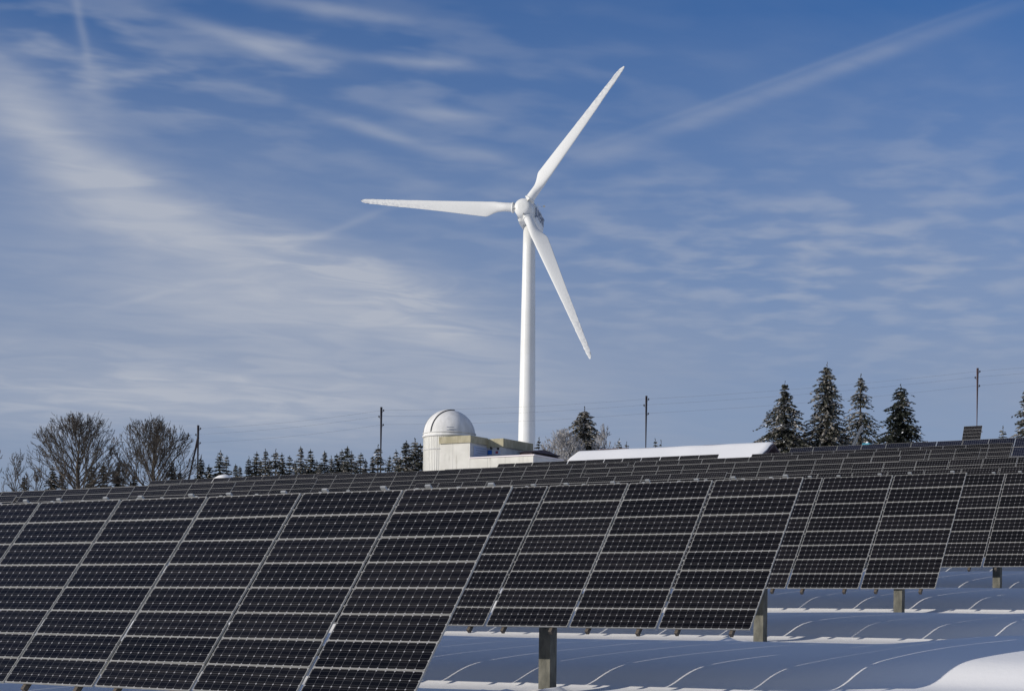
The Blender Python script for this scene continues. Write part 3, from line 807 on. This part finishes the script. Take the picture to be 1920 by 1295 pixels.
prism(b, [(-dy - e, hz - dz - th - 0.03), (0, hz - th - 0.004), (dy + e, hz - dz - th - 0.03), (dy + e, hz - dz - th - 0.17), (0, hz - th - 0.16), (-dy - e, hz - dz - th - 0.17)], -h2 - 0.12, h2 + 0.12)
b.obj('roof', [ROOFD], barn)
b = MB(); prism(b, [(-dy + 0.6, 0), (dy - 0.6, 0), (dy - 0.6, hz - dz), (0, hz - th - 0.2), (-dy + 0.6, hz - dz)], -h2 + 0.5, h2 - 0.5); b.obj('timber_wall', [TIMBER], barn)
b = MB(); b.box((0, 0.1, hz - 0.11), (ln, 0.16, 0.08)); b.box((-h2 * 0.62, 0.1, hz - 0.04), (ln * 0.16, 0.2, 0.07)); b.obj('ridge_cap', [ROOFD], barn)

# ------------------------------------------------------------------ pole line
pole_px = [(371.7, 797, 176, POLEW), (715.0, 763, 176, POLEW), (1212, 742, 178, POLEW), (1833, 690, 176, POLER)]
plabels = ['dark pole with a slanting prop beside the second bare tree', 'dark pole rising out of the young spruces left of the dome',
           'dark pole rising behind the snowy roof', 'reddish pole on the right skyline behind the small rack']
ins = []
for i, (px, py, d, pm_) in enumerate(pole_px):
    top = at_dist(px, py, d); base = Vector((top.x, top.y, 0)); base.z = gz(base) - 0.3
    t = thing('utility_pole', base, 0, plabels[i], 'utility pole', 'poles of the overhead line')
    h = top.z - base.z; s = d / FPX
    b = MB(); b.tube([(0, 0, 0), (0, 0, h)], [0.155, 0.12], 12); b.obj('pole_shaft', [pm_], t)
    pts = []
    for (dx, dyp) in ((4.2, 6.5), (-4.2, 18.0), (3.9, 33.5)):
        c = Vector((dx * s, 0, h - dyp * s))
        b = MB(); b.tube([(0.0, 0, c.z - 0.12), (c.x * 0.6, 0, c.z - 0.14), (c.x, 0, c.z - 0.05)], 0.022, 6)
        b.lathe([(0.0, -0.07), (0.07, -0.06), (0.09, 0.0), (0.06, 0.05), (0.075, 0.09), (0.0, 0.14)], Matrix.Translation(c), 12)
        b.obj('insulator', [DARK], t); pts.append(base + c + Vector((0, 0, 0.06)))
    if i == 0:
        b = MB(); q1 = at_dist(351, 905, d) - base; b.tube([(0.0, 0.03, h - 1.25), (q1.x * 1.12, 0, q1.z - 1.0)], 0.13, 10); b.obj('prop', [pm_], t)
    ins.append(pts)
for j, nm_ in enumerate(('highest', 'middle', 'lowest')):
    b = MB(); chain = [p[j] for p in ins]
    chain = chain + [chain[-1] + (chain[-1] - chain[-2]) + Vector((0, 0, 0.8))]
    path = []
    for a_, c_ in zip(chain[:-1], chain[1:]):
        for k in range(14):
            f_ = k / 14; p = a_.lerp(c_, f_); p.z -= 4 * 0.28 * f_ * (1 - f_); path.append(p)
    path.append(chain[-1])
    b.tube(path, 0.0065, 4, sm=False)
    b.obj('overhead_wire', [WIRE], label='%s of the three thin wires strung between the poles' % nm_, cat='wire', group='wires of the overhead line')

# ------------------------------------------------------------------ trees
def spruce_mesh(seed, h, rad, mats, levels=None, rime=0.25, clump=0.03, sparse=0.0, q=0.16, bare=0.02, shape=0.85, droop=0.35, lean=0.0, dens=1.0):
    R = random.Random(seed); tr = MB(); cr = MB()
    tr.tube([(0, 0, -0.3), (lean * h * 0.3, 0, h * 0.5), (lean * h, 0, h)], [h * 0.020, h * 0.012, 0.012], 7)
    dz_ = (h * (1 - bare)) / (levels or int(h * 5.0)); z_ = h * bare
    while z_ < h * 0.985:
        f = z_ / h; r0 = rad * (1 - f) ** shape * R.uniform(0.78, 1.14) + 0.05
        nb_ = max(5, int((5 + 9 * (1 - f) + R.random() * 3) * dens))
        if R.random() > sparse or f > 0.9:
            for i in range(nb_):
                a = R.uniform(0, 6.283); ln_ = r0 * R.uniform(0.62, 1.12)
                if R.random() < sparse * 0.6: continue
                if R.random() < 0.05: ln_ *= 1.25
                ca, sa = math.cos(a), math.sin(a); ns = max(2, int(ln_ / (q * 0.62)))
                tone = 1 if R.random() < rime else 0
                for k in range(ns):
                    t_ = (k + R.random()) / ns; rr_ = ln_ * t_
                    zz_ = z_ + 0.10 * rr_ - droop * rr_ * t_ + R.gauss(0, 0.03) + (0.10 * q if t_ > 0.8 else 0)
                    wd = q * (1.25 - 0.75 * t_) * R.uniform(0.7, 1.3)
                    for sgn in (-1, 1):
                        off = R.uniform(0.1, 0.9) * wd * sgn
                        c = Vector((ca * rr_ - sa * off + lean * z_, sa * rr_ + ca * off, zz_ - abs(off) * 0.35))
                        u_ = Vector((ca + R.gauss(0, 0.45), sa + R.gauss(0, 0.45), -0.25 + R.gauss(0, 0.3))).normalized() * (q * R.uniform(0.6, 1.15))
                        v_ = Vector((-sa * sgn + R.gauss(0, 0.4), ca * sgn + R.gauss(0, 0.4), -0.5 + R.gauss(0, 0.4))).normalized() * (q * R.uniform(0.35, 0.62))
                        m_ = (1 if R.random() < 0.65 else 0) if tone else (1 if R.random() < rime * 0.35 else 0)
                        if R.random() < clump and t_ > 0.3: m_ = 2
                        cr.poly([c - u_ * 0.6, c + v_ - u_ * 0.1, c + u_, c - v_ * 0.8], m_)
        z_ += dz_ * R.uniform(0.7, 1.3)
    for k in range(5):
        c = Vector((lean * h, 0, h - 0.1 * k * q * 4)); a = R.uniform(0, 6.28); u_ = Vector((math.cos(a), math.sin(a), 0.7)) * q * 0.5
        cr.poly([c, c + u_ + Vector((0, 0, 0.05)), c + Vector((0, 0, q * 0.9)), c - u_ * 0.3])
    return tr.mesh('trunk', [BARK]), cr.mesh('crown', mats)
def plant(name, px, py, d, meshes, h0, label, cat='tree', group=None, extra=0.0, rot=None, sx=1.0):
    top = at_dist(px, py, d); base = Vector((top.x, top.y, 0)); base.z = gz(base)
    h = top.z - base.z; sc = h / h0
    t = thing(name, base, RND.uniform(0, 6.28) if rot is None else rot, label, cat, group)
    for nm_, me_ in zip(('trunk', 'crown'), meshes):
        o_ = link(nm_, me_, t); o_.scale = (sc * sx, sc * sx, sc)
    return t
std = [NEEDLE, RIME, CLUMP]; drk = [NEEDLE_D, RIME, CLUMP]
def big_spruce(px, py, pw, d, label, seed, **kw):
    top = at_dist(px, py, d); base = Vector((top.x, top.y, 0)); h = top.z - gz(base); rad = pw / 2 * d / FPX
    # crown half width is wanted at the height where the panels hide the tree
    zv = at_dist(px, 830, d).z - gz(base); f = max(0.05, zv / h); r0 = rad / ((1 - f) ** kw.get('shape', 0.85))
    m_ = kw.pop('mats', std); r0 *= 1.28; kw.setdefault('dens', 1.35)
    plant('spruce_tree', px, py, d, spruce_mesh(seed, h, r0, m_, **kw), h, label, group='tall spruces on the right skyline', rot=0.0)
big_spruce(1471.8, 717, 92, 150, 'broad spruce with rimed tips, leftmost of the tall spruces right of the snowy roof', 1, rime=0.42, clump=0.018, q=0.20)
big_spruce(1551, 681, 84, 150, 'tallest spruce on the right skyline, rimed and ragged', 2, rime=0.42, clump=0.012, q=0.21, shape=0.72)
big_spruce(1614, 703, 80, 158, 'open spruce with gaps between its drooping boughs, behind the edge on rack', 3, rime=0.34, clump=0.004, sparse=0.34, q=0.19, droop=0.5, shape=0.8)
big_spruce(1689, 722, 78, 142, 'very dark dense spruce with a few lumps of snow', 4, rime=0.05, clump=0.022, q=0.21, mats=drk, shape=0.62)
big_spruce(1937, 690, 60, 135, 'spruce with snowy boughs cut by the right edge of the photo', 5, rime=0.4, clump=0.05, q=0.21, shape=0.7)
def small_one(px, py, d, seed, label, w_=1.0, group=None, mats=std, rime=0.2, clump=0.06):
    top = at_dist(px, py, d); base = Vector((top.x, top.y, 0)); h = top.z - gz(base)
    plant('young_spruce', px, py, d, spruce_mesh(seed, h, 0.21 * h * w_, mats, rime=rime, clump=clump, q=0.17, sparse=0.2, levels=int(h * 3.8), shape=0.7, dens=0.8), h, label, group=group)
for k, (px, py, d, lab) in enumerate([(1509.7, 808, 170, 'small dark spruce between the two tallest spruces'), (1880.8, 800, 140, 'small lone spruce on the skyline right of the reddish pole'),
        (1161, 824, 160, 'small dark spruce tip left of the pole behind the snowy roof'), (1174.7, 830, 160, 'smallest dark spruce tip behind the snowy roof'),
        (1228.5, 823, 170, 'wide little spruce tip just right of the pole behind the snowy roof'), (1239.5, 826.5, 170, 'narrow spruce tip furthest right behind the snowy roof'), (1010.7, 822, 150, 'small spruce tip right beside the turbine tower')]):
    small_one(px, py, d, 20 + k, lab, group='small spruces peeping over the skyline')
# line of young spruces at the left: a few moulds, copied
MOULD = [spruce_mesh(40 + i, 5.6, [1.95, 1.7, 2.1, 1.8, 1.6][i], std, rime=0.30, clump=0.06, q=0.19, sparse=0.05 + 0.03 * i, levels=27, shape=0.80, droop=0.24, dens=1.15) for i in range(5)]
line = [(413, 847, 126), (425, 855, 128), (442, 871, 130), (450, 875, 131), (467, 857, 127), (481, 849, 129), (498, 844, 126), (517, 844, 130), (529, 851, 127), (543.6, 855, 129), (564, 838, 126),
        (582.7, 844, 128), (594, 864, 131), (609, 847, 127), (621, 856, 130), (632, 852, 127), (641, 844, 131), (651, 839, 127), (659, 847, 130), (676.4, 850, 127), (685.5, 862, 130), (698.5, 858, 128),
        (709, 836, 127), (730.6, 856, 130), (742.8, 845, 127), (761.6, 828, 126), (778, 824, 127), (789, 833, 130), (553, 866, 131), (574, 868, 132), (505, 862, 133), (750, 858, 132), (645, 862, 126), (667, 866, 132), (488, 866, 133), (600, 868, 126)]
desc = {413: 'young spruce at the left end of the row, over the snow mound', 564: 'young spruce standing above its neighbours midway along the row', 709: 'young spruce hiding the foot of the second pole',
        778: 'tall young spruce next to the round white wall', 761.6: 'tall young spruce second from the round white wall', 789: 'young spruce half hidden by the round white wall'}
line_s = sorted(line)
ORD = 'first second third fourth fifth sixth seventh eighth ninth tenth eleventh twelfth thirteenth fourteenth fifteenth sixteenth seventeenth eighteenth nineteenth twentieth twenty-first twenty-second twenty-third twenty-fourth twenty-fifth twenty-sixth twenty-seventh twenty-eighth twenty-ninth thirtieth thirty-first thirty-second'.split()
for i, (px, py, d) in enumerate(line_s):
    if px > 740: d += 16
    side = [q_[0] for q_ in line_s if (q_[0] < 714) == (px < 714)]
    nth = ORD[side.index(px) if px > 714 else len(side) - 1 - side.index(px)]
    lab = desc.get(px, 'young snow dusted spruce, %s one %s of the pole that rises from its row' % (nth, 'right' if px > 714 else 'left'))
    plant('young_spruce', px, py, d, MOULD[(i * 3) % 5], 5.6, lab, group='row of young snow dusted spruces', sx=[1, 0.9, 1.12][i % 3] * (1.25 if px > 755 else 1.0))
MOULD2 = [spruce_mesh(60 + i, 5.6, 1.9, drk, rime=0.16, clump=0.03, q=0.2, sparse=0.05, levels=26, shape=0.8, dens=1.1) for i in range(2)]
under = [(46, 892, 120), (97.5, 874, 122), (116, 883, 124), (173, 872, 122), (193.7, 869, 121), (222, 872, 123), (252, 890, 121), (322, 864, 122), (338, 884, 124), (377, 858, 124), (392, 872, 126)]
ulab = ['low dark spruce beside the thin bare sapling', 'dark spruce left of the first bare tree trunk', 'low dark spruce close to the first bare tree trunk', 'dark spruce just right of the first bare tree trunk', 'taller dark spruce between the two bare trees',
        'dark spruce seen through the second bare tree at its left', 'low spruce under the second bare tree', 'dark spruce just right of the second bare tree trunk', 'low spruce at the foot of the slanting prop', 'spruce in front of the foot of the propped pole', 'small spruce right of the propped pole']
for i, (px, py, d) in enumerate(under):
    plant('young_spruce', px, py, d, MOULD2[i % 2], 5.6, ulab[i], group='dark young spruces among the bare trees')

def bare_mesh(seed, h, spread, mat_, depth=6, thick=0.10, crown_from=0.16, frost=False, limbs=34, tw=0.014):
    """straight trunk, limbs that fan up and outwards, and ever finer twigs reaching a rounded crown"""
    R = random.Random(seed); tr = MB(); cr = MB()
    zc_ = h * 0.46; az_ = h * 0.54
    def inside(p): return (p.x * p.x + p.y * p.y) / (spread * spread) + ((p.z - zc_) / az_) ** 2
    def grow(p, d, ln, r, lv):
        n = 4 if lv < 3 else 2; pts = [p]; q_ = p; dd = d.copy(); rr = [r]
        for i in range(n):
            dd = (dd + Vector((R.gauss(0, 0.12), R.gauss(0, 0.12), R.gauss(0.05, 0.07)))).normalized()
            q_ = q_ + dd * (ln / n); pts.append(q_); rr.append(max(tw, r * (1 - 0.5 * (i + 1) / n)))
        cr.tube(pts, rr, 6 if lv < 2 else (4 if lv < 3 else 3), caps=False, sm=lv < 3)
        if lv >= depth: return
        nb = (4 if lv < 2 else 3)
        for i in range(nb):
            t_ = 1.0 if i == 0 else R.uniform(0.25, 0.98)
            k = min(n - 1, int(t_ * n)); pp = pts[k].lerp(pts[k + 1], t_ * n - k) if t_ < 1 else pts[-1]
            ang = R.uniform(0.35, 0.75) if i else R.uniform(0.0, 0.25)
            ax = Vector((R.gauss(0, 1), R.gauss(0, 1), R.gauss(0, 1))).cross(dd).normalized()
            nd = (dd * math.cos(ang) + ax * math.sin(ang)); nd.z += 0.08; nd.normalize()
            l2 = ln * R.uniform(0.55, 0.78) * (1.0 - 0.35 * (t_ if i else 0))
            if inside(pp + nd * l2) > 1.08: l2 *= 0.45
            if l2 > 0.09: grow(pp, nd, l2, max(tw, r * (0.5 if i == 0 else 0.42)), lv + 1)
    tr.tube([(0, 0, -0.3), (0.02 * h, 0.01, h * 0.2), (0.0, 0, h * 0.48), (0.02 * h, 0, h * 0.74)], [thick * 1.3, thick * 0.95, thick * 0.6, thick * 0.2], 9)
    for i in range(limbs):
        g_ = i / (limbs - 1); zz_ = h * (crown_from + (0.70 - crown_from) * g_ ** 1.1)
        a = i * 2.4 + R.uniform(-0.5, 0.5); el_ = 0.42 + 0.85 * g_ + R.uniform(-0.12, 0.12)
        d = Vector((math.cos(a) * math.cos(el_), math.sin(a) * math.cos(el_), math.sin(el_)))
        o0 = Vector((0.01 * h, 0, zz_)); t_ = 0.2
        while inside(o0 + d * t_) < 1.0 and t_ < 30: t_ += 0.15
        grow(o0, d, t_ * 0.60, max(tw * 1.5, thick * (0.46 - 0.26 * g_)), 1)
    mz = max(p[2] for p in cr.v); s = h / mz
    cr.v = [(p[0], p[1], p[2] * s) for p in cr.v]
    return tr.mesh('trunk', [mat_]), cr.mesh('branches', [mat_])
def bare(px, py, d, spread_px, seed, label, mat_=TWIG, name='bare_tree', rot=0.0, group=None, **kw):
    top = at_dist(px, py, d); base = Vector((top.x, top.y, 0)); base.z = gz(base); h = top.z - base.z
    tm_, cm_ = bare_mesh(seed, h, spread_px / 2 * d / FPX, mat_, **kw)
    t = thing(name, base, rot, label, 'tree', group)
    link('trunk', tm_, t); link('crown', cm_, t)
bare(146, 768, 118, 204, 5, 'wide leafless tree with a straight dark trunk, left of the two large bare trees', group='large bare trees at the left', thick=0.18, depth=5)
bare(288, 774, 117, 190, 12, 'wide leafless tree beside the propped pole, right of the two large bare trees', group='large bare trees at the left', thick=0.18, depth=5)
bare(28, 840, 116, 66, 3, 'thin bare sapling at the far left', thick=0.05, depth=4, limbs=14)
bare(-36, 800, 112, 100, 4, 'bare tree mostly beyond the left edge, twigs only', thick=0.12, depth=5, limbs=20)
bare(66, 872, 119, 60, 8, 'low leafless bush between the sapling and the first large bare tree', name='bare_bush', thick=0.04, depth=4, limbs=16, mat_=TWIG, crown_from=0.05)
bare(232, 862, 125, 60, 9, 'low leafless bush between the two large bare trees', name='bare_bush', thick=0.04, depth=4, limbs=16, mat_=TWIG, crown_from=0.05)
# rimed clump right of the turbine
top = at_dist(1096.6, 765, 150); bz = Vector((top.x, top.y, 0)); hh_ = top.z - gz(bz)
plant('spruce_tree', 1096.6, 765, 150, spruce_mesh(90, hh_, 4.0, std, rime=0.75, clump=0.0, q=0.22, shape=0.6, dens=1.5, droop=0.45), hh_, 'brown rimed spruce between the turbine and the snowy roof', rot=0)
bare(1060, 800, 146, 96, 31, 'white rimed broadleaf tree left of the brown spruce', TWIG_F, 'rimed_tree', thick=0.10, depth=5, tw=0.02)
bare(1134, 794, 147, 62, 34, 'rimed small tree leaning out right of the brown spruce', TWIG_F, 'rimed_tree', thick=0.07, depth=5, limbs=18, tw=0.018)
bare(1030, 818, 150, 44, 37, 'low white rimed bush at the foot of the turbine', TWIG_F, 'rimed_tree', thick=0.05, depth=4, limbs=20, tw=0.022)

# ------------------------------------------------------------------ small things
def mound(px, py, d, r, label):
    p = at_dist(px, py, d); g0 = Vector((p.x, p.y, 0)); g0.z = gz(g0); h = p.z - g0.z
    b = MB(); R = random.Random(5); prof = [(r * 1.15, -0.2), (r * 1.1, h * 0.35), (r * 0.95, h * 0.62), (r * 0.6, h * 0.86), (r * 0.25, h * 0.97), (0.01, h)]
    b.lathe(prof, n=28)
    b.v = [(x_ * (1 + 0.22 * math.sin(3 * math.atan2(y_, x_))) * 1.3, y_, z_ * (1 + 0.12 * math.sin(x_ * 1.7 + y_))) for (x_, y_, z_) in b.v]
    o_ = b.obj('snow_mound', [SNOW], loc=g0, label=label, cat='snow heap')
mound(410, 891, 114, 1.2, 'rounded heap of white snow before the leftmost young spruces')
p = at_dist(1626, 831, 112); g0 = Vector((p.x, p.y, 0)); g0.z = gz(g0)
t = thing('covered_crate', g0, -AL, 'teal tarpaulin over a crate, peeping above the large celled array', 'crate')
hh_ = p.z - g0.z
b = MB(); b.box((0, 0, hh_ / 2 - 0.1), (0.62, 0.6, hh_ - 0.1)); b.obj('crate', [TIMBER], t)
b = MB(); b.box((0, 0, hh_ - 0.30), (0.66, 0.64, 0.6), top=(0.72, 0.8)); b.box((0, 0, hh_ + 0.06), (0.18, 0.18, 0.12), top=(0.6, 0.6), m=1); b.obj('tarpaulin', [TEAL, CLUMP], t)
